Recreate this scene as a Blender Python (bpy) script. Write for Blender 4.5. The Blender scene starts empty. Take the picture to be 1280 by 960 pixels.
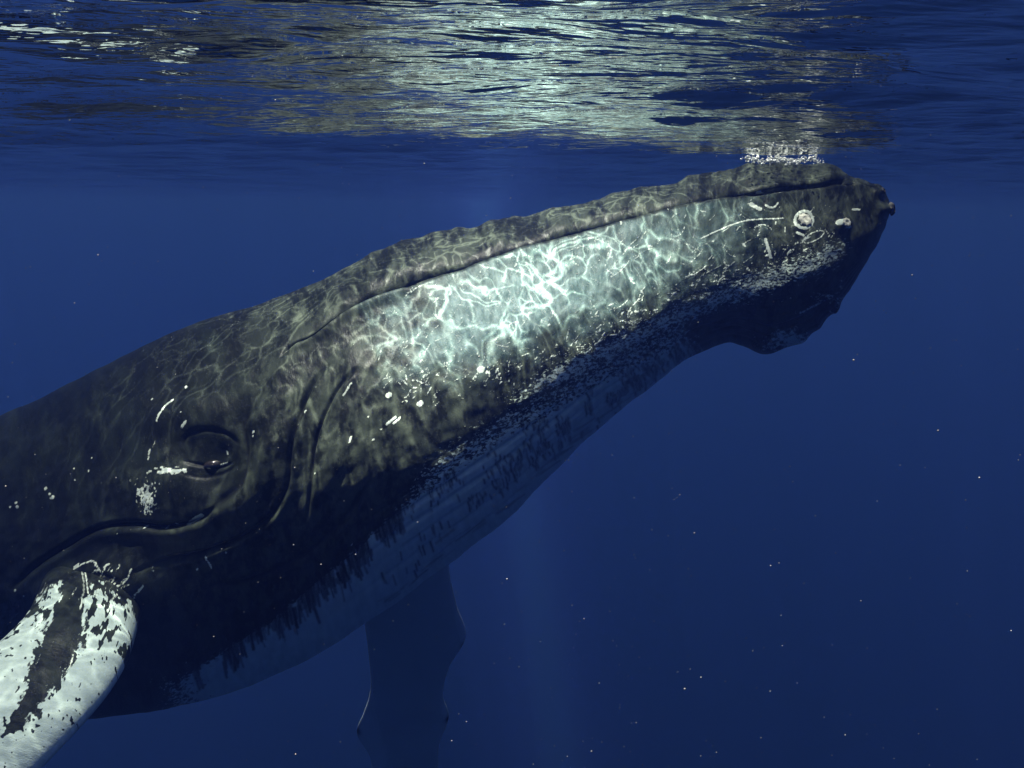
import bpy, math, random
import numpy as np
from mathutils import Vector, Matrix

rng = np.random.default_rng(7)
random.seed(7)
scene = bpy.context.scene
col = scene.collection

# ------------------------------------------------------------------ camera
CAM_Z = -0.24                      # the sea surface is z = 0
F = 1229.0                         # focal length in photo pixels (1280 wide)
PITCH = math.radians(-10.3)
ROLL = math.radians(0.6)
fwd = np.array([0.0, math.cos(PITCH), math.sin(PITCH)])
right0 = np.array([1.0, 0.0, 0.0])
up0 = np.cross(right0, fwd)
right = right0 * math.cos(ROLL) + up0 * math.sin(ROLL)
up = np.cross(right, fwd)
cam_pos = np.array([0.0, 0.0, CAM_Z])
cam_data = bpy.data.cameras.new("camera")
cam = bpy.data.objects.new("camera", cam_data)
col.objects.link(cam)
m = Matrix.Identity(4)
for i in range(3):
    m[i][0], m[i][1], m[i][2], m[i][3] = right[i], up[i], -fwd[i], cam_pos[i]
cam.matrix_world = m
cam_data.sensor_width = 36.0
cam_data.lens = 36.0 * F / 1280.0
cam_data.clip_start = 0.05
cam_data.clip_end = 1500.0
scene.camera = cam

# ------------------------------------------------------------------ light
SUN_DIR = Vector((-0.14, -0.02, 0.98)).normalized()      # towards the sun
world = bpy.data.worlds.new("World")
scene.world = world
world.use_nodes = True
wn = world.node_tree.nodes
sky = wn.new("ShaderNodeTexSky")
sky.sky_type = 'NISHITA'
sky.sun_disc = False
sky.sun_elevation = math.asin(SUN_DIR.z)
sky.sun_rotation = math.atan2(SUN_DIR.x, SUN_DIR.y)
world.node_tree.links.new(sky.outputs[0], wn["Background"].inputs[0])
wn["Background"].inputs[1].default_value = 0.06
sun_data = bpy.data.lights.new("sun", 'SUN')
sun_data.energy = 5.0
sun_data.angle = math.radians(0.5)
sun_data.color = (1.0, 0.97, 0.88)
sun = bpy.data.objects.new("sun", sun_data)
sun.rotation_euler = SUN_DIR.to_track_quat('Z', 'Y').to_euler()
sun.location = (0, 0, 10)
col.objects.link(sun)
scene.view_settings.view_transform = 'Standard'
scene.view_settings.look = 'None'
scene.view_settings.exposure = 2.3
scene.view_settings.gamma = 1.0
scene.cycles.max_bounces = 8
scene.cycles.glossy_bounces = 4
scene.cycles.transparent_max_bounces = 12
scene.cycles.volume_bounces = 1
scene.cycles.use_denoising = True

# ------------------------------------------------------------------ helpers
def px2w(u, v, d):
    """photo pixel and distance along the view axis -> world point (arrays allowed)"""
    u = np.asarray(u, float); v = np.asarray(v, float); d = np.asarray(d, float)
    a = ((u - 640.0) / F) * d
    b = ((480.0 - v) / F) * d
    return (cam_pos + a[..., None] * right + b[..., None] * up + d[..., None] * fwd)

def sstep(a, b, x):
    t = np.clip((x - a) / (b - a), 0, 1)
    return t * t * (3 - 2 * t)

def noise2(x, y, seed=0):
    """smooth value noise, 0..1"""
    xi = np.floor(x).astype(np.int64); yi = np.floor(y).astype(np.int64)
    fx = x - xi; fy = y - yi
    fx = fx * fx * (3 - 2 * fx); fy = fy * fy * (3 - 2 * fy)
    def hsh(a, b):
        n = (a * 374761393 + b * 668265263 + seed * 974634777) & 0xffffffff
        n = ((n ^ (n >> 13)) * 1274126177) & 0xffffffff
        return ((n ^ (n >> 16)) & 0xffff) / 65535.0
    return ((hsh(xi, yi) * (1 - fx) + hsh(xi + 1, yi) * fx) * (1 - fy)
            + (hsh(xi, yi + 1) * (1 - fx) + hsh(xi + 1, yi + 1) * fx) * fy)

def fbm(x, y, seed=0, octaves=4):
    s = 0; a = 0.5; t = 0
    for k in range(octaves):
        s = s + a * noise2(x * 2 ** k, y * 2 ** k, seed + k * 17); t += a; a *= 0.5
    return s / t

def catmull(ts, pts, q):
    """smooth interpolation through rows of pts (monotone-safe finite-difference hermite)"""
    ts = np.asarray(ts, float); pts = np.asarray(pts, float); q = np.asarray(q, float)
    i = np.clip(np.searchsorted(ts, q, side='right') - 1, 0, len(ts) - 2)
    mm = np.gradient(pts, ts, axis=0)
    h = ts[i + 1] - ts[i]; x = (q - ts[i]) / h
    if pts.ndim > 1:
        h = h[:, None]; x = x[:, None]
    return ((2 * x**3 - 3 * x**2 + 1) * pts[i] + (x**3 - 2 * x**2 + x) * h * mm[i]
            + (-2 * x**3 + 3 * x**2) * pts[i + 1] + (x**3 - x**2) * h * mm[i + 1])

def grid_faces(nr, nc, off=0, wrap=True):
    r = np.arange(nr if wrap else nr - 1); c = np.arange(nc - 1)
    R, Cc = np.meshgrid(r, c, indexing='ij'); R2 = (R + 1) % nr
    a = R * nc + Cc; b = R2 * nc + Cc
    return np.stack([a, a + 1, b + 1, b], -1).reshape(-1, 4) + off

def mesh_from(name, verts, quads, attrs=None, smooth=True):
    me = bpy.data.meshes.new(name)
    me.vertices.add(len(verts)); me.vertices.foreach_set("co", np.ascontiguousarray(verts, np.float32).ravel())
    nq = len(quads)
    me.loops.add(nq * 4); me.loops.foreach_set("vertex_index", np.ascontiguousarray(quads, np.int32).ravel())
    me.polygons.add(nq)
    me.polygons.foreach_set("loop_start", np.arange(nq, dtype=np.int32) * 4)
    if smooth:
        me.polygons.foreach_set("use_smooth", np.ones(nq, bool))
    me.update(calc_edges=True)
    for k, val in (attrs or {}).items():
        val = np.ascontiguousarray(val, np.float32)
        if val.ndim == 2:
            a = me.attributes.new(k, 'FLOAT_VECTOR', 'POINT'); a.data.foreach_set("vector", val.ravel())
        else:
            a = me.attributes.new(k, 'FLOAT', 'POINT'); a.data.foreach_set("value", val)
    return me

def link(name, me, mat=None, parent=None, **props):
    o = bpy.data.objects.new(name, me); col.objects.link(o)
    if mat: me.materials.append(mat)
    if parent: o.parent = parent
    for k, v in props.items(): o[k] = v
    return o

class NT:
    """tiny node-tree writer"""
    def __init__(s, name):
        s.mat = bpy.data.materials.new(name); s.mat.use_nodes = True
        s.t = s.mat.node_tree; s.t.nodes.clear()
        s.out = s.t.nodes.new("ShaderNodeOutputMaterial")
    def n(s, kind, ins=None, **props):
        nd = s.t.nodes.new(kind)
        for k, v in props.items(): setattr(nd, k, v)
        for k, v in (ins or {}).items():
            if hasattr(v, 'is_output') or isinstance(v, bpy.types.NodeSocket): s.t.links.new(v, nd.inputs[k])
            else: nd.inputs[k].default_value = v
        return nd
    def math(s, op, a, b=0.0, c=0.0, clamp=False):
        return s.n("ShaderNodeMath", {0: a, 1: b, 2: c}, operation=op, use_clamp=clamp).outputs[0]
    def attr(s, name): return s.n("ShaderNodeAttribute", attribute_name=name)
    def ss(s, x, a, b):
        return s.n("ShaderNodeMapRange", {0: x, 1: a, 2: b, 3: 0.0, 4: 1.0}, interpolation_type='SMOOTHSTEP').outputs[0]
    def mix(s, f, a, b):
        nd = s.n("ShaderNodeMix", data_type='RGBA')
        for idx, v in ((0, f), (6, a), (7, b)):
            if isinstance(v, bpy.types.NodeSocket): s.t.links.new(v, nd.inputs[idx])
            else: nd.inputs[idx].default_value = v
        return nd.outputs[2]
    def scale(s, vec, xyz):
        return s.n("ShaderNodeVectorMath", {0: vec, 1: xyz}, operation='MULTIPLY').outputs[0]
    def noise(s, vec, sc, det=3.0, rough=0.55):
        return s.n("ShaderNodeTexNoise", {"Vector": vec, "Scale": sc, "Detail": det, "Roughness": rough})
    def surf(s, sock): s.t.links.new(sock, s.out.inputs[0])

# ------------------------------------------------------------------ water surface
def water_material():
    t = NT("sea_surface")
    co = t.n("ShaderNodeTexCoord").outputs["Object"]
    # fine ripples on top of the modelled waves
    s1 = t.scale(co, (0.55, 1.7, 1.0))
    n1 = t.noise(s1, 7.0, 3.0).outputs[0]
    n2 = t.noise(s1, 24.0, 2.0).outputs[0]
    hgt = t.math('ADD', t.math('MULTIPLY', n1, 0.017), t.math('MULTIPLY', n2, 0.0035))
    bump = t.n("ShaderNodeBump", {"Height": hgt, "Strength": 1.0, "Distance": 1.0}).outputs[0]
    fres = t.n("ShaderNodeFresnel", {"IOR": 1.33, "Normal": bump}).outputs[0]
    # net of bright lines painted into the transparency, standing for light gathered by ripples
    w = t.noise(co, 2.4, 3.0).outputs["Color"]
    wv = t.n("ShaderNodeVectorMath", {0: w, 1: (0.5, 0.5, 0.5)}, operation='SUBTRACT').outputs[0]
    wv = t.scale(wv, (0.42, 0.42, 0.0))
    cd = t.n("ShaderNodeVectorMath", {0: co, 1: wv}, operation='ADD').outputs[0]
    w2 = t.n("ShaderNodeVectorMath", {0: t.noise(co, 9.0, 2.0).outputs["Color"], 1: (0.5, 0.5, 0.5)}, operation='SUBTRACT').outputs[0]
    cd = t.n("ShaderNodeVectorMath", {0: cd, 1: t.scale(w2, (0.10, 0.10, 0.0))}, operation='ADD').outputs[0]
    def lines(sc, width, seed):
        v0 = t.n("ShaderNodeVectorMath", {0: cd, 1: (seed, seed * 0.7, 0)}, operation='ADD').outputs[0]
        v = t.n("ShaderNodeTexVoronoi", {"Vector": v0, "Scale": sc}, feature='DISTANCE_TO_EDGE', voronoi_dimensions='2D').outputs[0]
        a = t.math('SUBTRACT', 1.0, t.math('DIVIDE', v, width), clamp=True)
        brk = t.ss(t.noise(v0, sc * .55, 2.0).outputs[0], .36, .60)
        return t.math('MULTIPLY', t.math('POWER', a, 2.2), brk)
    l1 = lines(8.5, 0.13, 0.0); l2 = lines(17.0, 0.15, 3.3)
    # invented bands of brighter and dimmer light, painted in the same way
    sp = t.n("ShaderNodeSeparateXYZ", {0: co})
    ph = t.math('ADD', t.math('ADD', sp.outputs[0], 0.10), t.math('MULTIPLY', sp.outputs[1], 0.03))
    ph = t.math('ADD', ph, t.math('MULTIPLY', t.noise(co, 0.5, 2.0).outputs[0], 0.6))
    light_band = t.math('MULTIPLY_ADD', t.math('COSINE', t.math('MULTIPLY', t.math('SUBTRACT', ph, 0.3), 2 * math.pi / 4.2)), 0.5, 0.5)
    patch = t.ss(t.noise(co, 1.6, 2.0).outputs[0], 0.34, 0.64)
    broad = t.math('MULTIPLY', light_band, t.math('MULTIPLY_ADD', patch, 0.45, 0.65))
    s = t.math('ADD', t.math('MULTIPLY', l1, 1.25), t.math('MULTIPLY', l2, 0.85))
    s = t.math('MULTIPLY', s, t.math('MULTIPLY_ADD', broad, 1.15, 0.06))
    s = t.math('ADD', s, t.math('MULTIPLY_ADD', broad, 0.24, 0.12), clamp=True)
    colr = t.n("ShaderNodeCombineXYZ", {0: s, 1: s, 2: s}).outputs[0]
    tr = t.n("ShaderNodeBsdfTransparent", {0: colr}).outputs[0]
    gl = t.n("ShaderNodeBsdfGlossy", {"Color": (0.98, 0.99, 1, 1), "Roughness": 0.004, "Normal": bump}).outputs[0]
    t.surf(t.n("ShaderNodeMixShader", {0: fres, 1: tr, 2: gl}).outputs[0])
    return t.mat

def build_water():
    def axis(lo, hi, n, dense):
        q = np.linspace(-1, 1, n)
        return q
    nx, ny = 620, 620
    q = np.linspace(-1, 1, nx)
    xs = 0.2 + 5.5 * q + 270 * np.sign(q) * np.abs(q) ** 7
    q = np.linspace(0, 1, ny)
    ys = 0.6 + 9.0 * q + 300 * q ** 7
    ys = np.concatenate([[-200, -90, -40, -15, -8, -4, -2.5, -1.5, -0.8, -0.3, 0.1, 0.4], ys]); ny = len(ys)
    X, Y = np.meshgrid(xs, ys)
    Z = np.zeros_like(X)
    r = np.random.default_rng(3)
    for k in range(64):
        lam = 0.075 * (1.5 / 0.075) ** r.random() ** 1.15
        ang = math.pi / 2 + r.normal(0, 0.32)
        kx, ky = math.cos(ang) * 2 * math.pi / lam, math.sin(ang) * 2 * math.pi / lam
        amp = 0.0014 * (lam / 0.4) ** 0.78
        ph = kx * X + ky * Y + r.random() * 6.28 + 0.6 * fbm(X * 0.7, Y * 0.7, k, 2) * 6
        w = np.sin(ph) + 0.22 * np.sin(2 * ph + 0.4)
        fade = 1 - sstep(lam * 28, lam * 60, np.hypot(X, Y))
        Z += amp * w * fade
    # the calm just over the snout where it all but breaks the surface
    verts = np.stack([X, Y, Z], -1).reshape(-1, 3)
    f = grid_faces(ny, nx, 0, wrap=False)          # faces point up
    me = mesh_from("water_surface", verts, f)
    if me.polygons[0].normal.z < 0:
        me.flip_normals()
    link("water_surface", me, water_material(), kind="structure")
build_water()

# ------------------------------------------------------------------ the whale
# stations down the body: top outline, bottom outline, distance of the mid plane, half width
ST = [  # topx, topy, botx, boty, dist, halfwidth
    (1111, 250, 1113, 262, 4.46, 0.03),
    (1104, 237, 1107, 282, 4.46, 0.13),
    (1088, 228, 1088, 320, 4.45, 0.22),
    (1066, 222, 1058, 368, 4.45, 0.30),
    (1046, 211, 1028, 404, 4.44, 0.35),
    (1010, 207, 992, 429, 4.43, 0.40),
    (970, 207, 957, 438, 4.42, 0.44),
    (930, 209, 918, 428, 4.41, 0.48),
    (880, 219, 872, 441, 4.39, 0.53),
    (800, 236, 812, 485, 4.36, 0.60),
    (720, 256, 752, 532, 4.33, 0.66),
    (640, 275, 700, 583, 4.30, 0.71),
    (560, 287, 645, 639, 4.27, 0.75),
    (480, 312, 582, 690, 4.25, 0.78),
    (400, 350, 508, 742, 4.25, 0.80),
    (320, 381, 432, 796, 4.28, 0.80),
    (240, 405, 350, 841, 4.34, 0.81),
    (150, 447, 250, 877, 4.48, 0.88),
    (60, 492, 140, 896, 4.74, 0.98),
    (-30, 530, 20, 903, 5.06, 1.03),
    (-130, 565, -110, 900, 5.45, 1.0),
    (-330, 610, -320, 880, 5.8, 0.76),
    (-520, 645, -515, 845, 6.7, 0.60),
    (-680, 672, -678, 800, 7.8, 0.36),
    (-780, 690, -779, 765, 8.8, 0.17),
    (-810, 700, -810, 745, 9.3, 0.06),
]
ST = np.array(ST, float)
tt = np.concatenate([[0], np.cumsum(np.hypot(*(np.diff((ST[:, 0:2] + ST[:, 2:4]) / 2, axis=0)).T))])
iv = tt[20]
cols_t = np.concatenate([np.linspace(0, 1, 40)[:-1] ** 1.6 * tt[3], np.linspace(tt[3], iv, 900), np.linspace(iv, tt[-1], 90)[1:]])
S = catmull(tt, ST, cols_t)
S[:, 5] = np.maximum(S[:, 5], 0.01)
NC = len(cols_t)
LIP = np.array([(1125, 232), (1057, 233), (1030, 240), (960, 244), (900, 254), (830, 269), (760, 286), (700, 302), (640, 321), (580, 341),
                (520, 359), (460, 379), (420, 400), (385, 425), (352, 447), (300, 480), (200, 540), (0, 640), (-200, 690), (-500, 730), (-900, 735)], float)[::-1]
hs = np.linspace(0, 1, 400)[:, None]
PX = S[None, :, 0] * (1 - hs) + S[None, :, 2] * hs
PY = S[None, :, 1] * (1 - hs) + S[None, :, 3] * hs
dl = PY - np.interp(PX, LIP[:, 0], LIP[:, 1])
h_lip = np.array([hs[np.argmax(dl[:, j] > 0), 0] if (dl[:, j] > 0).any() else 0.1 for j in range(NC)])
h_lip = np.clip(h_lip, 0.04, 0.6)
ker = np.hanning(9); ker /= ker.sum()
h_lip = np.convolve(np.pad(h_lip, 4, mode='edge'), ker, mode='valid')

NA, NB, NF = 150, 400, 110
def row_h(v, lipv=0.27):
    """v 0..1 -> h per column; rows crowd at both outlines and the lip falls on one row"""
    v = v[:, None]; hl = h_lip[None, :]
    a = np.clip(v / lipv, 0, 1); b = np.clip((v - lipv) / (1 - lipv), 0, 1)
    ha = hl * (1 - np.cos(a * math.pi / 2)) ** 0.9
    hb = hl + (1 - hl) * np.sin(b * math.pi / 2) ** 1.0
    return np.where(v < lipv, ha, hb)
v_near = np.concatenate([np.linspace(0, 0.27, NA)[:-1], np.linspace(0.27, 1, NB)])
v_far = np.linspace(1, 0, NF)[1:-1]
V = np.concatenate([v_near, v_far])
side = np.concatenate([np.full(len(v_near), -1.0), np.full(len(v_far), 1.0)])[:, None]
H = row_h(V)
NR = len(V)
px = S[None, :, 0] * (1 - H) + S[None, :, 2] * H
py = S[None, :, 1] * (1 - H) + S[None, :, 3] * H

# profile: how far the flank stands out from the mid plane
cx = S[:, 0] * .5 + S[:, 2] * .5
jaw = sstep(330, 560, cx)[None, :]                      # 1 over the jaws, 0 behind the head
hl = h_lip[None, :]
ell = np.sqrt(np.clip(1 - (2 * H - 1) ** 2, 0, 1))
# jaws: narrow rostrum, lower jaw swelling outward to its widest low down, then rolling under
wid = 0.62
q = np.clip(H / hl, 0, 1)
rost = 0.585 * np.sin(q * math.pi * .57) ** .60
qq = np.clip((H - hl) / (wid - hl), 0, 1)
up_j = 0.62 + 0.38 * np.sin(qq * math.pi / 2) ** 0.9
dn = np.clip((H - wid) / (1 - wid), 0, 1)
dn_j = np.sqrt(np.clip(1 - dn ** 2.2, 0, 1))
jawp = np.where(H < hl, rost, np.where(H < wid, up_j, dn_j))
prof = ell * (1 - jaw) + jawp * jaw
# rounded nose: the upper jaw ends short of the lower
depth = S[None, :, 4] + side * prof * S[None, :, 5]
P = px2w(px, py, depth)
# far side mirrored about the mid plane rather than along the rays
mid = px2w(px, py, np.broadcast_to(S[None, :, 4], px.shape))
P = np.where(side[..., None] > 0, mid + (prof * S[None, :, 5])[..., None] * (fwd * 0.97 + np.array([0.12, 0, 0])), P)

# ---- features, drawn on the flank in flank coordinates
def seg_dist(X, Y, poly):
    d = np.full(X.shape, 1e9); along = np.zeros(X.shape); sgn = np.zeros(X.shape)
    L = 0
    poly = np.asarray(poly, float)
    tot = np.hypot(*np.diff(poly, axis=0).T).sum()
    for a, b in zip(poly[:-1], poly[1:]):
        ab = b - a; l = math.hypot(*ab)
        t = np.clip(((X - a[0]) * ab[0] + (Y - a[1]) * ab[1]) / l ** 2, 0, 1)
        dx = X - a[0] - t * ab[0]; dy = Y - a[1] - t * ab[1]
        dd = np.hypot(dx, dy); k = dd < d
        d = np.where(k, dd, d); along = np.where(k, (L + t * l) / tot, along)
        sgn = np.where(k, np.sign(ab[0] * dy - ab[1] * dx), sgn)
        L += l
    return d, along, sgn

def smooth_poly(p, n=40):
    p = np.asarray(p, float); t = np.concatenate([[0], np.cumsum(np.hypot(*np.diff(p, axis=0).T))])
    return catmull(t, p, np.linspace(0, t[-1], n))

CREASES = [  # points, half width px, depth m, lip raise
    ([(14, 738), (45, 708), (80, 685), (122, 661), (165, 655), (205, 659), (245, 650), (275, 632)], 5.0, 0.035, 1),
    ([(168, 714), (205, 700), (255, 690), (300, 672), (338, 645), (357, 610), (362, 565), (377, 510), (398, 470), (416, 452)], 4.0, 0.026, 1),
    ([(384, 655), (388, 610), (392, 560), (404, 520), (424, 484), (448, 460)], 3.4, 0.020, 1),
    ([(226, 560), (231, 548), (246, 540), (266, 538), (286, 544), (298, 556)], 3.4, 0.008, -1),
    ([(224, 590), (244, 596), (272, 592), (292, 580)], 3.0, 0.004, 1),
    ([(226, 575), (246, 580), (268, 583), (286, 577)], 2.6, 0.009, 1),
    ([(351, 449), (358, 438), (370, 430), (385, 424), (420, 401), (462, 378), (530, 356)], 2.8, 0.030, 1),
    ([(262, 640), (300, 600), (306, 560), (304, 530), (318, 500)], 9.0, 0.020, 1),
    ([(930, 248), (965, 242), (1005, 238), (1035, 234), (1052, 228), (1061, 219)], 3.6, 0.040, -1),
    ([(60, 742), (95, 722), (130, 712), (165, 722)], 5.0, 0.012, 1),
    ([(250, 735), (330, 720), (420, 660), (470, 590)], 7.0, 0.010, 1),
]
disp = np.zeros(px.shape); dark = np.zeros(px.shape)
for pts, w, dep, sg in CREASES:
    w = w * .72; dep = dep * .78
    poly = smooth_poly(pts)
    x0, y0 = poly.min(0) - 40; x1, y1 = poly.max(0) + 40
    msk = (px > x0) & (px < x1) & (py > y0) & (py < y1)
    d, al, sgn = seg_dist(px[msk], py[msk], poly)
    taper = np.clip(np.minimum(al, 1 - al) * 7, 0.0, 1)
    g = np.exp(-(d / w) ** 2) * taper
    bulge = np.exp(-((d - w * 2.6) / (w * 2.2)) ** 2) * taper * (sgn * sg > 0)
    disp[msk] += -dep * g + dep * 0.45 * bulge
    dark[msk] = np.maximum(dark[msk], np.exp(-(d / (w * 0.6)) ** 2) * taper * 0.85)  # groove shade painted dark, with the mouth shadow at the snout

# lower lip stands proud of the upper jaw
lx = px[:, :]
Astep = sstep(345, 430, lx) * (1 - sstep(1040, 1062, lx))
dv = H - hl
hp = np.hypot(S[None, :, 0] - S[None, :, 2], S[None, :, 1] - S[None, :, 3])   # height in px
dpx = dv * hp                                                              # px below the lip
disp += Astep * np.where(dpx < 0, -0.010 * np.exp(dpx / 4.0), 0.02 * np.exp(-dpx / 14.0))
dark = np.maximum(dark, Astep * np.exp(-((dpx + 1.0) / 2.0) ** 2) * 0.5)  # shadow under the upper jaw edge painted as a dark line

# tubercles
TUB = [(1030, 214, 12, .035), (985, 212, 14, .018), (935, 211, 9, .04), (862, 224, 10, .03), (798, 238, 12, .035), (740, 252, 9, .02), (688, 264, 12, .035),
       (640, 274, 10, .02), (611, 279, 11, .03), (575, 286, 9, .02), (541, 295, 10, .03), (503, 306, 9, .018), (468, 320, 9, .022),
       (560, 322, 9, .012), (625, 300, 9, .012), (705, 280, 9, .014), (780, 258, 9, .014), (850, 245, 8, .012), (910, 232, 8, .014), (970, 228, 9, .014),
       (1105, 262, 9, .045), (1097, 240, 8, .03), (1072, 231, 9, .03), (1052, 281, 12, .035), (1006, 276, 12, .012), (1085, 290, 10, .012),
       (962, 255, 9, .012), (953, 290, 11, .012), (958, 430, 16, .03), (1000, 421, 13, .025), (1043, 384, 12, .03), (1020, 405, 9, .02), (925, 424, 12, .014),
       (900, 300, 9, .007), (845, 330, 9, .006), (460, 352, 10, .014), (425, 372, 9, .01), (505, 338, 9, .01)]
TUBR = []
for x, y, r, a in TUB:
    d2 = (px - x) ** 2 + (py - y) ** 2
    k = (.5, 1.25) if y < np.interp(x, LIP[:, 0], LIP[:, 1]) - 2 and x < 1050 else (.62, .8)
    disp += a * k[0] * np.exp(-d2 / (k[1] * r) ** 2)
disp += -0.042 * np.exp(-((px - 266) / 40) ** 2 - ((py - 578) / 34) ** 2) + 0.030 * np.exp(-((px - 240) / 60) ** 2 - ((py - 520) / 26) ** 2) + 0.02 * np.exp(-((px - 215) / 26) ** 2 - ((py - 600) / 34) ** 2)
for cx_, a_ in ((330, .02), (385, -.012), (418, .014)):
    disp += a_ * np.exp(-((px - cx_ + (py - 560) * .22) / 16) ** 2 - ((py - 570) / 90) ** 2)
disp += 0.11 * np.exp(-((px - 118) / 62) ** 2 - ((py - 742) / 40) ** 2)
# low relief over the whole skin
UVs = np.concatenate([[0], np.cumsum(np.linalg.norm(np.diff(P[120], axis=0), axis=1))])
U_ = np.broadcast_to(UVs[None, :], px.shape)
W_ = dpx * (S[None, :, 4] / F)
disp += 0.010 * (fbm(U_ * 6, W_ * 9 + 40, 5, 3) - 0.5) * 2
rostm = sstep(4, -10, dpx) * sstep(330, 500, px)
disp += rostm * sstep(0, -26, dpx) * 0.014 * (fbm(U_ * 12, W_ * 14 + 9, 8, 3) - 0.5) * 2
# throat pleats, running chin to chest
ventral_line = np.interp(px, [-300, 0, 150, 300, 400, 480, 600, 760, 860, 930, 1000, 1060], [860, 850, 830, 780, 705, 632, 555, 468, 410, 400, 395, 350])
vent = sstep(-30, 25, py - ventral_line) 
pl = np.abs((((H - 0.3) * 22) % 1.0) - 0.5) * 2
disp += vent * jaw * (-0.0070 * np.exp(-(pl / 0.35) ** 2) * fbm(U_ * 2, H * 30, 71, 2) * 2) * sstep(1.0, 0.95, H)

def grid_normals(P):
    du = np.empty_like(P); du[:, 1:-1] = P[:, 2:] - P[:, :-2]; du[:, 0] = P[:, 1] - P[:, 0]; du[:, -1] = P[:, -1] - P[:, -2]
    dw = np.roll(P, -1, 0) - np.roll(P, 1, 0)
    n = np.cross(du, dw); n /= np.linalg.norm(n, axis=2, keepdims=True) + 1e-12
    c = P.mean(0, keepdims=True)
    s = np.sign(((P - c) * n).sum(2).mean())
    return n * s
N = grid_normals(P)
endfade = sstep(0, 0.06, (cols_t - 0) / 100)[None, :]
P = P + N * (disp * endfade)[..., None]

# ---- pigment masks
BW, BH = 1280, 960
def canvas(): return np.zeros((BH + 200, BW + 200), np.float32)      # margin 100
def stroke(cv, pts, w, val=1.0, soft=0.8):
    pts = np.asarray(pts, float)
    for a, b in zip(pts[:-1], pts[1:]):
        x0 = int(max(0, min(a[0], b[0]) - w - 3 + 100)); x1 = int(min(BW + 199, max(a[0], b[0]) + w + 4 + 100))
        y0 = int(max(0, min(a[1], b[1]) - w - 3 + 100)); y1 = int(min(BH + 199, max(a[1], b[1]) + w + 4 + 100))
        if x1 <= x0 or y1 <= y0: continue
        Y, X = np.mgrid[y0:y1, x0:x1].astype(float); X -= 100; Y -= 100
        ab = b - a; l2 = (ab ** 2).sum() + 1e-9
        t = np.clip(((X - a[0]) * ab[0] + (Y - a[1]) * ab[1]) / l2, 0, 1)
        d = np.hypot(X - a[0] - t * ab[0], Y - a[1] - t * ab[1])
        v = val * np.clip((w + soft - d) / (2 * soft), 0, 1)
        cv[y0:y1, x0:x1] = np.maximum(cv[y0:y1, x0:x1], v)
def ring(cv, x, y, rx, ry, w, val=1.0, a0=0, a1=6.3, rot=0.0):
    a = np.linspace(a0, a1, 26)
    X = rx * np.cos(a); Y = ry * np.sin(a)
    stroke(cv, np.stack([x + X * math.cos(rot) - Y * math.sin(rot), y + X * math.sin(rot) + Y * math.cos(rot)], -1), w, val)
def sample(cv, x, y):
    x = np.clip(x + 100, 0, BW + 198); y = np.clip(y + 100, 0, BH + 198)
    xi = x.astype(int); yi = y.astype(int); fx = x - xi; fy = y - yi
    return (cv[yi, xi] * (1 - fx) * (1 - fy) + cv[yi, xi + 1] * fx * (1 - fy) + cv[yi + 1, xi] * (1 - fx) * fy + cv[yi + 1, xi + 1] * fx * fy)

mk = canvas(); dk = canvas()
stroke(mk, smooth_poly([(876, 298), (905, 285), (935, 276), (980, 272)]), 0.62, 0.9)
ring(mk, 1005, 275, 11, 10.5, 1.5, 1.0)
stroke(mk, [(1000, 272), (1006, 270)], 0.87, .8); stroke(mk, [(1009, 279), (1012, 280)], 0.87, .8); stroke(mk, [(1001, 280), (1004, 281)], 0.74, .7)
stroke(mk, [(1046, 280), (1056, 280)], 3.41, 1.0); stroke(mk, [(1055, 285), (1060, 284)], 1.86, 1.0)
ring(mk, 953, 289, 11, 8, .5, .8, 3.3, 6.2); ring(mk, 954, 291, 7, 5, .35, .5); stroke(mk, [(956, 300), (963, 322)], 1.49, 1.0); stroke(mk, [(968, 320), (962, 300)], 0.50, .5)
ring(mk, 963, 254, 8, 7, .8, .9, .2, 2.6); ring(mk, 963, 257, 12, 8, .4, .5, .2, 2.9); ring(mk, 1033, 263, 5, 5, .4, .45)
ring(mk, 1017, 296, 14, 5, .55, .8, 0, 6.3, -.45); stroke(mk, [(1005, 300), (1012, 296)], 0.93, .8); stroke(mk, [(1031, 287), (1037, 296)], 0.62, .6)
stroke(mk, [(985, 317), (988, 313)], 1.12, .9); stroke(mk, [(996, 291), (1004, 294)], 1.36, .9); stroke(mk, [(1066, 262), (1074, 262)], 1.36, .8)
stroke(mk, smooth_poly([(945, 241), (965, 243), (985, 241), (1015, 238)]), 1.24, .75)
None; None
stroke(mk, [(938, 257), (950, 262)], 2.0, .8); stroke(mk, [(928, 305), (931, 308)], 1.24, .7)
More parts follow.
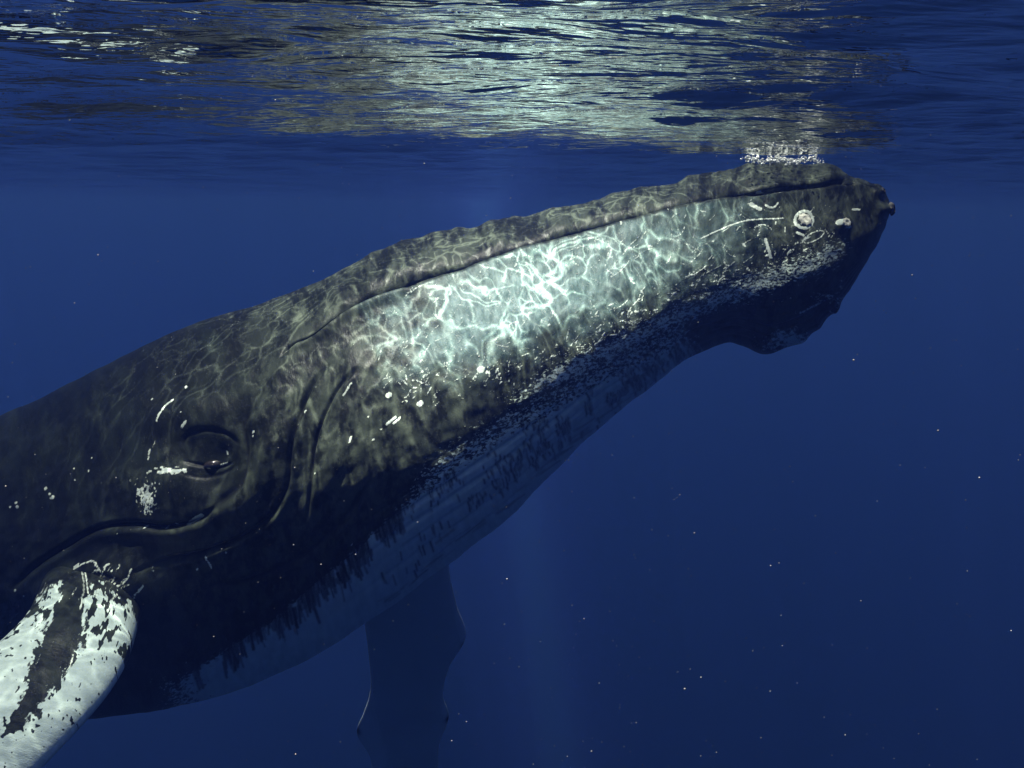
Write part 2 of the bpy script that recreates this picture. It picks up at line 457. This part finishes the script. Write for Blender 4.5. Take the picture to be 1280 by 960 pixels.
# curls and rake marks on the lower jaw
r = np.random.default_rng(11)
def inzone(x, y, lo=4, f=1.0):
    return y > np.interp(x, LIP[:, 0], LIP[:, 1]) + lo
n = 0
while n < 420:
    x = r.uniform(470, 1040); y = r.uniform(240, 480)
    yl = np.interp(x, LIP[:, 0], LIP[:, 1]); band = 170 - (x - 470) * 0.11
    if not (yl + 6 < y < yl + band) or (x > 940 and r.random() < .6): continue
    ang = r.choice([r.normal(-0.85, .25), r.normal(0.6, .3)], p=[.72, .28]); L = r.gamma(1.8, 5) + 3
    bend = r.normal(0, .3)
    p = [(x + math.cos(ang + bend * s) * L * (s - .5), y + math.sin(ang + bend * s) * L * (s - .5)) for s in np.linspace(0, 1, 5)]
    stroke(mk, p, r.uniform(.1, .55), r.uniform(.25, .85), .7); n += 1
for _ in range(30):                                    # healed barnacle rings
    x = r.uniform(520, 1000); yl = np.interp(x, LIP[:, 0], LIP[:, 1]); y = yl + r.uniform(12, 130); rr = r.uniform(2.5, 8)
    ring(mk, x, y, rr, rr * r.uniform(.5, 1), r.uniform(.2, .7), r.uniform(.4, .9), r.uniform(0, 3), r.uniform(3.5, 6.3), r.uniform(-1, 1))
# scattered spots and nicks
for _ in range(900):
    x = r.uniform(-20, 1080); y = r.uniform(230, 900); yl = np.interp(x, LIP[:, 0], LIP[:, 1])
    if y < yl and r.random() < .85: continue
    if x < 430 and r.random() < .82: continue
    if r.random() < .3 + .5 * (abs(y - yl - 90) > 90): continue
    a = r.normal(-.8, .5); L = r.uniform(0, 4)
    stroke(mk, [(x, y), (x + math.cos(a) * L, y + math.sin(a) * L)], r.uniform(.2, 1.1), r.uniform(.3, .9))
for x, y, w, v in [(485, 494, 4, .9), (524, 505, 4.5, .75), (600, 463, 5, .9), (460, 521, 1.5, .8), (364, 434, 2, .8), (466, 550, 2, .6), (394, 592, 1.6, .5), (318, 541, 1.8, .9),
                   (317, 546, 1.5, .8), (283, 690, 2, .5), (246, 712, 2, .7), (180, 659, 2, .9), (205, 660, 2, .8), (217, 656, 1.6, .8), (21, 634, 2, .9), (12, 634, 1.6, .8), (20, 629, 1.8, .8),
                   (57, 611, 2.2, .9), (66, 622, 2.6, .9), (62, 618, 2, .7), (92, 586, 1.3, .7), (110, 589, 1.5, .8), (93, 600, 1.3, .7), (114, 572, 1.2, .6), (164, 601, 1.2, .7),
                   (232, 484, 2, .7), (191, 500, 1.5, .8), (232, 520, 1.2, .7), (22, 737, 2, .8), (36, 742, 1.6, .6), (308, 594, 1.2, .3)]:
    stroke(mk, [(x, y), (x + w * .4, y - w * .3)], w * .75, v)
for p, w, v in [([(219, 501), (210, 510), (203, 521), (200, 529)], 1.3, .6), ([(238, 530), (231, 536)], 1.4, .7), ([(189, 562), (186, 575)], 1.3, .5), ([(195, 552), (192, 560)], 1.2, .3),
                ([(265, 581), (277, 577)], 1.3, .5), ([(203, 592), (215, 589), (226, 589)], 1.6, .6), ([(233, 655), (250, 645)], 2.4, .95), ([(258, 695), (264, 710)], 1.3, .6),  # first stroke: glint of the eye slit, painted pale
                ([(483, 530), (494, 521)], 1.4, .9), ([(492, 529), (500, 522)], 1.3, .8), ([(437, 553), (439, 546)], 1, .8), ([(430, 495), (440, 480)], .9, .7), ([(1000, 392), (1025, 380)], 1.3, .5)]:
    stroke(mk, p, w, v)
for _ in range(260):                                   # speckled patch below and behind the eye
    x = r.normal(184, 7); y = r.normal(622, 11); stroke(mk, [(x, y), (x, y + 1.5)], r.uniform(.2, 1.1), r.uniform(.4, .9))
for _ in range(40):
    x = r.normal(213, 9); y = r.normal(588, 2.5); stroke(mk, [(x, y), (x + 2, y)], r.uniform(.5, 1.6), r.uniform(.5, 1))
for _ in range(1500):
    x = r.uniform(500, 1010); yl = np.interp(x, [500, 560, 650, 760, 850, 930, 1010], [480, 478, 462, 415, 372, 340, 322]) + r.normal(0, 15)
    a = r.normal(-.7, .7); L = r.exponential(2.0)
    if noise2(np.array(x / 14.), np.array(yl / 10.), 8) < .4: continue
    stroke(mk, [(x, yl), (x + math.cos(a) * L, yl + math.sin(a) * L)], r.uniform(.1, .8), r.uniform(.25, .9), .6)
# dark upright flecks where the dark flank breaks into the pale belly
def flecks(nn, line, spread, lmin, lmax, val=1.0, xr=(200, 1000), w=(.6, 1.8)):
    for _ in range(nn):
        x = r.uniform(*xr); y = np.interp(x, line[0], line[1]) + r.normal(0, spread)
        L = r.uniform(lmin, lmax); lean = r.normal(.25, .12)
        if noise2(np.array(x / 16.), np.array(y / 16.), 3) < .42: continue
        stroke(dk, [(x, y), (x + lean * L, y + L)], r.uniform(*w), val * r.uniform(.6, 1))
bl = ([230, 300, 340, 400, 440, 480, 560, 640, 760, 860], [840, 800, 775, 722, 690, 655, 600, 548, 480, 430])
flecks(620, bl, 9, 5, 24, xr=(240, 500), w=(.6, 2.2))
flecks(420, bl, 10, 2, 7, xr=(470, 820), w=(.5, 1.4))
low = ([590, 640, 690, 740, 800, 860, 900], [618, 585, 545, 510, 470, 435, 425])
flecks(700, low, 12, 2, 10, xr=(585, 905), w=(.4, 1.4))
mid_ = ([450, 500, 560, 620], [738, 702, 655, 610])
flecks(34, mid_, 13, 5, 12, xr=(445, 600), w=(.7, 1.5))
for _ in range(60):                                   # long dark streaks along the pleats
    x = r.uniform(470, 900); y = np.interp(x, [450, 560, 640, 700, 760, 860, 900], [778, 694, 632, 570, 516, 448, 428]) - r.exponential(8)
    L = r.uniform(8, 30); sl = -.72 + r.normal(0, .06)
    stroke(dk, [(x, y), (x + L * .5, y + sl * L * .5 + r.normal(0, .6)), (x + L, y + sl * L)], r.uniform(.2, .9), r.uniform(.3, .7))

for pts in ([(104, 707), (116, 700), (126, 698), (136, 706), (143, 714)], [(70, 728), (84, 724), (92, 716), (100, 712)], [(118, 722), (132, 722), (146, 723), (156, 733), (162, 742)], [(56, 752), (66, 742), (78, 734)], [(84, 736), (96, 726), (108, 722)], [(150, 728), (158, 736)]):
    stroke(mk, smooth_poly(pts), .8, .75)
for _ in range(150):                                   # flecks round the root of the fin
    x = r.normal(142, 16); y = r.normal(735, 13); a = r.normal(-1.0, .4); L = r.uniform(2, 9)
    stroke(mk, [(x, y), (x + math.cos(a) * L, y + math.sin(a) * L)], r.uniform(.3, 1.3), r.uniform(.4, .95))
mark = sample(mk, px, py); dark = np.maximum(dark, sample(dk, px, py))
lipy = np.interp(px, LIP[:, 0], LIP[:, 1])
below = sstep(-1, 2, dpx)
# pale = chance of white pigment: scuffed jaw plus its painted light pool, white belly, the rest dark
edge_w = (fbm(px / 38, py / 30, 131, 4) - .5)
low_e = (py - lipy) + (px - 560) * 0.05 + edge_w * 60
jawpale_lit = below * sstep(380, 600, px + edge_w * 190) * (1 - sstep(60, 175, low_e))
jawpale_lit = jawpale_lit * (.30 + .62 * np.exp(-((px - 610) / 150) ** 2 - ((py - lipy - 75) / 75) ** 2) + .10 * np.exp(-((px - 800) / 110) ** 2)) * (1 - .8 * sstep(900, 1010, px))  # mid-jaw peak paints the pool of sunlight into the pale tone
belly = (.54 * sstep(-85, -6, py - np.interp(px, *bl)) * sstep(420, 560, px) + (1 - .54 * sstep(420, 560, px)) * sstep(-12, 16, py - np.interp(px, *bl))) * (1 - sstep(840, 910, px)) * sstep(120, 330, px)
chin = np.exp(-(((px - 985) / 48) ** 2 + ((py - 424) / 18) ** 2)) * .62 + np.exp(-(((px - 1035) / 30) ** 2 + ((py - 372) / 16) ** 2)) * .42
streak = np.exp(-((py - np.interp(px, [600, 760, 900, 1060], [520, 440, 372, 312])) / 26) ** 2) * .53 * sstep(560, 700, px) * (1 - sstep(1040, 1090, px))
attrs_scuff_lit = np.clip(jawpale_lit, 0, 1)
pale = np.clip(np.maximum.reduce([belly, chin, streak]), 0, 1)

body_v = P.reshape(-1, 3)
body_q = grid_faces(NR, NC)
tipA, tipB = None, None
face = (1 - .9 * np.exp(-((px - 262) / 42) ** 2 - ((py - 585) / 46) ** 2)) * sstep(140, 430, px + (py - 500) * .35 + (fbm(px / 60, py / 60, 91, 3) - .5) * 200)  # olive face, darker back; shade round the eye darkened in as well
A = {
    'face': face.ravel(), 'grey': np.zeros(face.size),
    'scuff_lit': attrs_scuff_lit.ravel(), 'pale': pale.ravel(), 'mark': mark.ravel(), 'darkline': dark.ravel(),
    'skin_uv': np.stack([U_, W_, np.broadcast_to(side * 0.5, px.shape)], -1).reshape(-1, 3),
}

# ---- pectoral fins: lofts in the same mesh, rooted inside the flank
def loft_fin(rows, nst=300, nrw=140, knob=0.0, seed=0):
    """rows: (ax, ay, bx, by, dist_a, dist_b, thick) edge a and edge b of the blade"""
    R_ = np.array(rows, float)
    m_ = (R_[:, 0:2] + R_[:, 2:4]) / 2
    t_ = np.concatenate([[0], np.cumsum(np.hypot(*np.diff(m_, axis=0).T))])
    q_ = np.linspace(0, t_[-1], nst); Q = catmull(t_, R_, q_)
    Q[:, 6] = np.maximum(Q[:, 6], .003)
    an = np.linspace(0, 2 * math.pi, nrw, endpoint=False)
    hh = ((1 - np.cos(an)) / 2)[:, None]; sg = np.sin(an)[:, None]
    ux = Q[None, :, 0] * (1 - hh) + Q[None, :, 2] * hh
    uy = Q[None, :, 1] * (1 - hh) + Q[None, :, 3] * hh
    dd = Q[None, :, 4] * (1 - hh) + Q[None, :, 5] * hh
    c = px2w(ux, uy, dd)
    du = np.gradient(c, axis=1); across = px2w(Q[:, 2], Q[:, 3], Q[:, 5]) - px2w(Q[:, 0], Q[:, 1], Q[:, 4])
    nn = np.cross(du, across[None]); nn /= np.linalg.norm(nn, axis=2, keepdims=True) + 1e-12
    nn *= np.sign((nn * (cam_pos - c)).sum(2, keepdims=True))
    th = (np.abs(sg) ** 1.05) * np.sign(sg) * Q[None, :, 6] * (1.0 if seed != 21 else .80)
    th = th * (1 + 0.0 * hh)
    rel = 0.10 * (fbm(ux / 26, uy / 26, seed, 3) - .5)
    pts = c + nn * (th * (1 + rel))[..., None]
    return pts, ux, uy, q_, hh

finv = []; off = len(body_v); quads = [body_q]
near_rows = [
    (62, 690, 190, 700, 4.30, 4.24, .02),
    (60, 714, 184, 724, 3.98, 3.91, .14),
    (48, 744, 176, 764, 3.76, 3.68, .16),
    (26, 782, 164, 812, 3.46, 3.42, .15),
    (-20, 824, 140, 858, 3.27, 3.26, .135),
    (-80, 868, 96, 912, 3.08, 3.10, .125),
    (-150, 925, 40, 972, 2.95, 2.98, .115),
    (-250, 1010, -40, 1060, 2.80, 2.83, .10),
    (-380, 1140, -170, 1190, 2.64, 2.67, .08),
    (-500, 1290, -330, 1330, 2.5, 2.52, .055),
    (-560, 1390, -470, 1400, 2.42, 2.43, .02)]
p_, ux, uy, q_, hh = loft_fin(near_rows, 420, 260, seed=21)
fc = canvas(); fm = canvas()
# the dark patch down the middle of the blade
DP = np.array([(106, 742), (112, 760), (100, 790), (102, 820), (100, 845), (84, 868), (62, 888), (46, 912), (34, 912), (30, 928), (8, 935), (2, 928), (30, 895), (36, 862), (48, 838), (60, 815), (64, 800), (75, 780), (72, 768), (90, 752)], float)
def inside(X, Y, poly):
    c = np.zeros(X.shape, bool); j = len(poly) - 1
    for i in range(len(poly)):
        xi, yi = poly[i]; xj, yj = poly[j]
        k = ((yi > Y) != (yj > Y)) & (X < (xj - xi) * (Y - yi) / (yj - yi + 1e-9) + xi)
        c ^= k; j = i
    return c
dmask = 0
for k_ in range(7):
    am = 14 + 4.5 * k_
    dmask = dmask + inside(ux + (fbm(ux / 9, uy / 9, 31 + k_ * (k_ > 3), 4) - .5) * am + (k_ - 3) * 1.2, uy + (fbm(ux / 9, uy / 9, 37, 4) - .5) * am, DP) / 7.0
root = 1 - sstep(742, 790, uy + (fbm(ux / 9, uy / 9, 3, 3) - .5) * 46 - (ux - 60) * 0.12)
striae = sstep(.50, .60, fbm(ux / 4.5 + uy * .06, uy / 9, 77, 4)) * (1 - sstep(815, 860, uy)) * sstep(85, 110, ux)
edgedk = sstep(.52, .60, fbm(ux / 10, uy / 10, 12, 4)) * (1 - sstep(790, 840, uy)) * (ux < 110)
back_ = (hh > 2).astype(float)
fpale = np.clip(1 - np.maximum.reduce([dmask, root, striae, edgedk * .9]), 0, 1)
for _ in range(90):
    x = r.uniform(0, 150); y = r.uniform(700, 930); a = r.normal(-1.1, .35); L = r.uniform(3, 26)
    stroke(fm, [(x, y), (x + math.cos(a) * L, y + math.sin(a) * L)], r.uniform(.3, .9), r.uniform(.3, .8))
for pts in ([(104, 742), (102, 780), (98, 800)], [(108, 745), (107, 785)]):
    stroke(fm, smooth_poly(pts), .9, .85)
def add_fin(p_, ux, uy, fpale, fmark, fdark, q_, hh, grey=0.0):
    global off
    A['grey'] = np.concatenate([A['grey'], np.full(ux.size, grey)])
    nr, nc = ux.shape
    quads.append(grid_faces(nr, nc, off)); off += nr * nc
    finv.append(p_.reshape(-1, 3))
    A['pale'] = np.concatenate([A['pale'], fpale.ravel()]); A['mark'] = np.concatenate([A['mark'], fmark.ravel()])
    A['darkline'] = np.concatenate([A['darkline'], fdark.ravel()]); A['scuff_lit'] = np.concatenate([A['scuff_lit'], np.zeros(nr * nc)]); A['face'] = np.concatenate([A['face'], np.full(nr * nc, .4)])
    uv = np.stack([np.broadcast_to(q_[None, :] / 340 + 7, ux.shape), np.broadcast_to(hh * .5, ux.shape) + 5, np.zeros(ux.shape)], -1).reshape(-1, 3)
    A['skin_uv'] = np.concatenate([A['skin_uv'], uv])
fdark = np.zeros(ux.shape)
for pts in ([(66, 762), (84, 752), (104, 748)], [(86, 728), (106, 716), (124, 708)], [(104, 760), (101, 790)], [(112, 745), (108, 775)]):
    d, al, _s = seg_dist(ux, uy, pts); fdark = np.maximum(fdark, np.exp(-(d / 1.3) ** 2) * .8)
spots = sstep(.70, .76, fbm(ux / 5, uy / 5, 55, 3)) * .8
add_fin(p_, ux, uy, np.clip(fpale * (1 - spots), 0, 1) * .999, sample(fm, ux, uy) * (dmask + root > .3), fdark, q_, hh)

far_rows = [
    (440, 690, 560, 650, 5.20, 5.12, .08),
    (448, 730, 562, 715, 5.47, 5.39, .10),
    (455, 775, 571, 757, 5.85, 5.76, .09),
    (461, 822, 582, 796, 6.19, 6.10, .08),
    (463, 862, 562, 832, 6.51, 6.42, .07),
    (454, 893, 554, 870, 6.73, 6.70, .065),
    (446, 914, 561, 893, 6.93, 6.92, .06),
    (462, 945, 549, 930, 7.15, 7.12, .055),
    (466, 990, 548, 975, 7.48, 7.56, .05),
    (472, 1060, 530, 1050, 8.02, 8.11, .035),
    (488, 1120, 512, 1118, 8.52, 8.60, .01)]
p_, ux, uy, q_, hh = loft_fin(far_rows, 260, 110, seed=61)
edge = 1.3 * np.maximum(sstep(.90, .99, hh) * np.maximum(np.exp(-((uy - 785) / 26) ** 2), np.exp(-((uy - 892) / 14) ** 2)), sstep(.42, .05, hh) * np.exp(-((uy - 925) / 40) ** 2))
fp = np.clip(edge * 1.1, 0, 1)
kn = np.zeros(ux.shape)
for (kx, ky) in ((580, 803), (560, 897), (446, 912)):
    kn = np.maximum(kn, np.exp(-((ux - kx) ** 2 + (uy - ky) ** 2) / 22.))
add_fin(p_, ux, uy, fp, np.zeros(ux.shape), kn, q_, hh, .9)

# ---- tail flukes, out of the frame in the blue
for sgn_ in (-1, 1):
    n1, n2 = 40, 24
    s_ = np.linspace(0, 1, n1)[None, :]; a_ = np.linspace(0, 2 * math.pi, n2, endpoint=False)[:, None]
    base = px2w(-800, 720, 9.2)
    tdir = px2w(-820, 725, 9.8) - base; tdir /= np.linalg.norm(tdir)
    wdir = np.cross(tdir, np.array([0, 0, 1.0])); wdir /= np.linalg.norm(wdir)
    ndir = np.cross(wdir, tdir)
    chord = .5 * (1 - s_) ** .7 + .02
    c = base + sgn_ * wdir * (1.7 * s_)[..., None] + tdir * (.75 * s_ ** 1.4 - .1)[..., None]
    p_ = c + tdir * (chord * np.cos(a_))[..., None] + ndir * (.07 * (1 - s_) ** .8 * np.sin(a_) + .0)[..., None]
    u0 = np.zeros((n2, n1))
    add_fin(p_, u0, u0, u0, u0, u0, np.linspace(0, 400, n1), np.zeros((n2, 1)))

allv = np.concatenate([body_v] + finv)
allq = np.concatenate(quads)

def skin_material():
    t = NT("whale_skin")
    uv = t.attr("skin_uv").outputs["Vector"]
    scuff_lit = t.attr("scuff_lit").outputs["Fac"]; pale = t.attr("pale").outputs["Fac"]
    mark = t.attr("mark").outputs["Fac"]; dark = t.attr("darkline").outputs["Fac"]
    # dark hide, mottled olive and charcoal in soft streaks
    n_big = t.noise(t.scale(uv, (1.0, 0.55, 1)), 7.0, 4.0).outputs[0]
    n_mid = t.noise(t.scale(uv, (1.6, 0.7, 1)), 22.0, 4.0).outputs[0]
    n_blot = t.noise(t.scale(uv, (1.3, .8, 1)), 13.0, 5.0, .6).outputs[0]
    n_fine = t.noise(uv, 150.0, 3.0, .6).outputs[0]
    face = t.attr("face").outputs["Fac"]
    base = t.mix(t.ss(n_big, .38, .66), (.007, .009, .010, 1), (.018, .024, .020, 1))
    basf = t.mix(t.ss(n_blot, .40, .60), (.007, .009, .008, 1), (.046, .056, .042, 1))
    basf = t.mix(t.math('MULTIPLY', t.ss(n_mid, .52, .72), .55), basf, (.085, .098, .078, 1))
    base = t.mix(face, base, basf)
    # scuffed grey lower jaw, palest at its painted hot spot of light
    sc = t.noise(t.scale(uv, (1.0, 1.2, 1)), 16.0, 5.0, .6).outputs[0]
    scf_lit = t.ss(t.math('ADD', scuff_lit, t.math('MULTIPLY', t.math('MULTIPLY', t.math('SUBTRACT', sc, .5), .8), t.ss(scuff_lit, 0.0, .2))), .05, .95)
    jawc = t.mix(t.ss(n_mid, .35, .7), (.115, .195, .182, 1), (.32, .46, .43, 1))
    base = t.mix(scf_lit, base, jawc)
    # white pigment with a broken, speckled edge
    sp = t.noise(t.scale(uv, (.8, 1.5, 1)), 75.0, 5.0, .65).outputs[0]
    f = t.ss(t.math('ADD', pale, t.math('MULTIPLY', t.math('SUBTRACT', sp, .5), 1.5)), .43, .60)
    wht = t.mix(t.ss(n_mid, .3, .75), (.50, .61, .56, 1), (.66, .78, .71, 1))
    base = t.mix(f, base, wht)
    # peppering of tiny pale nicks on the jaw
    vn = t.n("ShaderNodeTexVoronoi", {"Vector": t.scale(uv, (1, 1.3, 1)), "Scale": 95.0}, voronoi_dimensions='3D').outputs["Distance"]
    pep = t.math('MULTIPLY', t.math('MULTIPLY', t.ss(vn, .26, .14), t.ss(sc, .44, .60)), t.math('MAXIMUM', scuff_lit, .10))
    base = t.mix(t.math('MULTIPLY', pep, .6), base, (.62, .66, .6, 1))
    fil = t.noise(t.n("ShaderNodeVectorMath", {0: t.n("ShaderNodeVectorRotate", {"Vector": uv, "Angle": .9}, rotation_type='Z_AXIS').outputs[0], 1: (.55, 2.4, 1)}, operation='MULTIPLY').outputs[0], 17.0, 3.0).outputs[0]
    rid = t.math('SUBTRACT', 1.0, t.math('MULTIPLY', t.math('ABSOLUTE', t.math('SUBTRACT', fil, .5)), 70.0), clamp=True)
    rid = t.math('MULTIPLY', t.math('MULTIPLY', rid, t.ss(t.noise(uv, 26.0, 2.0).outputs[0], .48, .6)), t.math('MULTIPLY', scf_lit, .8))
    base = t.mix(rid, base, (.55, .6, .56, 1))
    mk = t.ss(t.math('ADD', mark, t.math('MULTIPLY', t.math('SUBTRACT', t.noise(uv, 110.0, 3.0, .7).outputs[0], .5), 1.5)), .24, .52)
    mk = t.math('MULTIPLY', mk, t.ss(mark, .06, .3))
    base = t.mix(t.attr("grey").outputs["Fac"], base, (.50, .58, .58, 1))
    base = t.mix(t.math('MULTIPLY', mk, .9), base, (.70, .78, .70, 1))
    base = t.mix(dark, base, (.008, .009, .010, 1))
    hgt = t.math('ADD', t.math('MULTIPLY', n_mid, .0035), t.math('MULTIPLY', n_fine, .0012))
    hgt = t.math('ADD', hgt, t.math('MULTIPLY', mark, .002))
    bump = t.n("ShaderNodeBump", {"Height": hgt, "Strength": .8, "Distance": 1.0}).outputs[0]
    rgh = t.math('MULTIPLY_ADD', n_fine, .25, .28)
    b = t.n("ShaderNodeBsdfPrincipled", {"Base Color": base, "Roughness": rgh, "Normal": bump, "IOR": 1.4, "Specular IOR Level": .12}).outputs[0]
    t.surf(b)
    return t.mat
SKIN = skin_material()

whale = bpy.data.objects.new("humpback_whale", None)
col.objects.link(whale)
wloc = px2w(330, 600, 4.3)
whale.location = wloc
whale['label'] = "huge dark humpback whale with scarred pale jaw rising to just under the sea surface"
whale['category'] = "whale"
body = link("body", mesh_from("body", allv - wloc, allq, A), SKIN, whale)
# normals outward check is not needed for shading: the skin is closed and opaque

def flank_point(x, y):
    k = np.argmin((px[:len(v_near)] - x) ** 2 + (py[:len(v_near)] - y) ** 2)
    i, j = np.unravel_index(k, px[:len(v_near)].shape)
    nrm = N[i, j]
    return P[i, j], nrm, (i, j)

def simple_mat(name, colr, rough=.5, noise_amp=.5, sc=60.0):
    t = NT(name)
    co = t.n("ShaderNodeTexCoord").outputs["Object"]
    nz = t.noise(co, sc, 4.0).outputs[0]
    c2 = tuple(c * (1 - noise_amp) for c in colr[:3]) + (1,)
    b = t.mix(t.ss(nz, .35, .65), c2, colr)
    bump = t.n("ShaderNodeBump", {"Height": nz, "Strength": .5, "Distance": .004}).outputs[0]
    t.surf(t.n("ShaderNodeBsdfPrincipled", {"Base Color": b, "Roughness": rough, "Normal": bump}).outputs[0])
    return t.mat

# barnacle: a ribbed, truncated cone with a sunken mouth
def barnacle_mesh():
    nr, nc = 48, 9
    prof_ = [(1.0, -.25), (1.0, 0), (.86, .28), (.68, .46), (.56, .50), (.46, .44), (.36, .2), (.2, .1), (.0, .08)]
    vs = []
    for i in range(nr):
        a = 2 * math.pi * i / nr; rib = 1 + .07 * math.cos(a * 8) + .03 * math.cos(a * 16 + 1)
        for (rr, z) in prof_:
            k = rib if rr > .5 else 1
            vs.append((rr * k * math.cos(a), rr * k * math.sin(a), z))
    return mesh_from("barnacle", np.array(vs), grid_faces(nr, nc))
bm_pale = barnacle_mesh(); bm_pale.materials.append(simple_mat("barnacle_shell", (.62, .62, .54, 1), .7, .35, 9.0))
bm_dark = barnacle_mesh(); bm_dark.materials.append(simple_mat("barnacle_dark", (.06, .06, .055, 1), .6, .5, 9.0))
BARN = [(1006, 275, .030, 0), (1108, 262, .028, 1), (1054, 281, .020, 0), (972, 431, .016, 1), (944, 429, .013, 1), (1042, 386, .014, 1), (1100, 240, .014, 1)]
for x, y, rad, k in BARN:
    p0, n0, _ = flank_point(x, y)
    o = bpy.data.objects.new("barnacle", bm_dark if k else bm_pale); col.objects.link(o)
    o.parent = whale
    o.location = Vector(p0 - wloc + n0 * rad * .05)
    o.rotation_euler = Vector(n0).to_track_quat('Z', 'Y').to_euler()
    o.scale = (rad, rad, rad * (.9 if k else .35))

# eye, with its lids modelled in the skin around it
eye_t = NT("eye_wet")
eye_t.surf(eye_t.n("ShaderNodeBsdfPrincipled", {"Base Color": (.02, .016, .012, 1), "Roughness": .08, "Coat Weight": 1.0}).outputs[0])
def sphere_mesh(name, nr=32, nc=20, sx=1, sy=1, sz=1):
    a = np.linspace(0, 2 * math.pi, nr, endpoint=False)[:, None]; b = np.linspace(0.02, math.pi - .02, nc)[None, :]
    return mesh_from(name, np.stack([sx * np.cos(a) * np.sin(b), sy * np.sin(a) * np.sin(b), sz * np.cos(b) + 0 * a], -1).reshape(-1, 3), grid_faces(nr, nc))
em = sphere_mesh("eye", sx=.034, sy=.020, sz=.02)
p0, n0, ij = flank_point(258, 580)
eo = link("eye", em, eye_t.mat, whale); eo.location = Vector(p0 - wloc - n0 * .002)
eo.rotation_euler = (0, math.radians(-8), 0)
p1 = P[len(v_near) + int(len(v_far) * .45), ij[1]]
eo2 = bpy.data.objects.new("eye", em); col.objects.link(eo2); eo2.parent = whale; eo2.location = Vector(p1 - wloc)

# ------------------------------------------------------------------ bubbles trapped over the snout
def blob_cloud(name, centres, radii, mat, seg=(8, 6)):
    nr, nc = seg
    a = np.linspace(0, 2 * math.pi, nr, endpoint=False)[:, None]; b = np.linspace(0.05, math.pi - .05, nc)[None, :]
    s = np.stack([np.cos(a) * np.sin(b), np.sin(a) * np.sin(b), np.cos(b) + 0 * a], -1).reshape(-1, 3)
    f = grid_faces(nr, nc)
    nv = len(s)
    vs = (centres[:, None, :] + radii[:, None, None] * s[None]).reshape(-1, 3)
    fs = (f[None] + (np.arange(len(centres)) * nv)[:, None, None]).reshape(-1, 4)
    return link(name, mesh_from(name, vs, fs), mat)
bt = NT("bubble_air")
bt.surf(bt.n("ShaderNodeBsdfPrincipled", {"Base Color": (.85, .88, .85, 1), "Roughness": .12, "Specular IOR Level": .9}).outputs[0])
rb = np.random.default_rng(5)
cs = []; rs = []
for k in range(420):
    u = rb.choice([rb.normal(940, 6), rb.normal(961, 7), rb.normal(981, 8), rb.normal(1001, 5), rb.normal(1019, 5)], p=[.2, .25, .3, .12, .13])
    v = 200.0 + rb.normal(0, 2.2) + 1.5 * math.sin(u * .16)
    cs.append(px2w(u, v, 4.25 + rb.uniform(-.12, .12))); rs.append(rb.gamma(1.2, .0016) + .0009)
bo = blob_cloud("air_bubbles", np.array(cs), np.array(rs), bt.mat, (12, 8))
bo['label'] = "small cluster of white air bubbles between the whale's snout and the water surface"
bo['category'] = "bubbles"; bo['kind'] = "stuff"

# ------------------------------------------------------------------ drifting particles
pt = simple_mat("plankton", (.30, .29, .27, 1), .8, .3, 3.0)
n = 2600
u = rb.uniform(-150, 1430, n); v = rb.uniform(-50, 1010, n); d = rb.uniform(1.2, 7.5, n)
c = px2w(u, v, d); rr = rb.gamma(1.1, .00030, n) * (.4 + d * .33) + .00012 * d
keep = c[:, 2] < -.05
po = blob_cloud("drifting_particles", c[keep], rr[keep], pt, (6, 5))
po['label'] = "fine pale specks of plankton drifting through the blue water"; po['category'] = "plankton"; po['kind'] = "stuff"

# ------------------------------------------------------------------ the sea itself
def water_volume():
    t = NT("sea_water_volume")
    v = t.n("ShaderNodeVolumePrincipled", {"Color": (.080, .144, .64, 1), "Density": .050, "Anisotropy": .76, "Absorption Color": (.10, .28, .30, 1)})
    t.t.links.new(v.outputs[0], t.out.inputs["Volume"])
    return t.mat
x0, x1, y0, y1, z0, z1 = -300, 300, -220, 330, -200, .35
vs = np.array([(x, y, z) for z in (z0, z1) for (x, y) in ((x0, y0), (x1, y0), (x1, y1), (x0, y1))], float)
fs = np.array([(3, 2, 1, 0), (4, 5, 6, 7), (0, 1, 5, 4), (1, 2, 6, 5), (2, 3, 7, 6), (3, 0, 4, 7)])
link("haze", mesh_from("haze", vs, fs, smooth=False), water_volume(), kind="stuff")
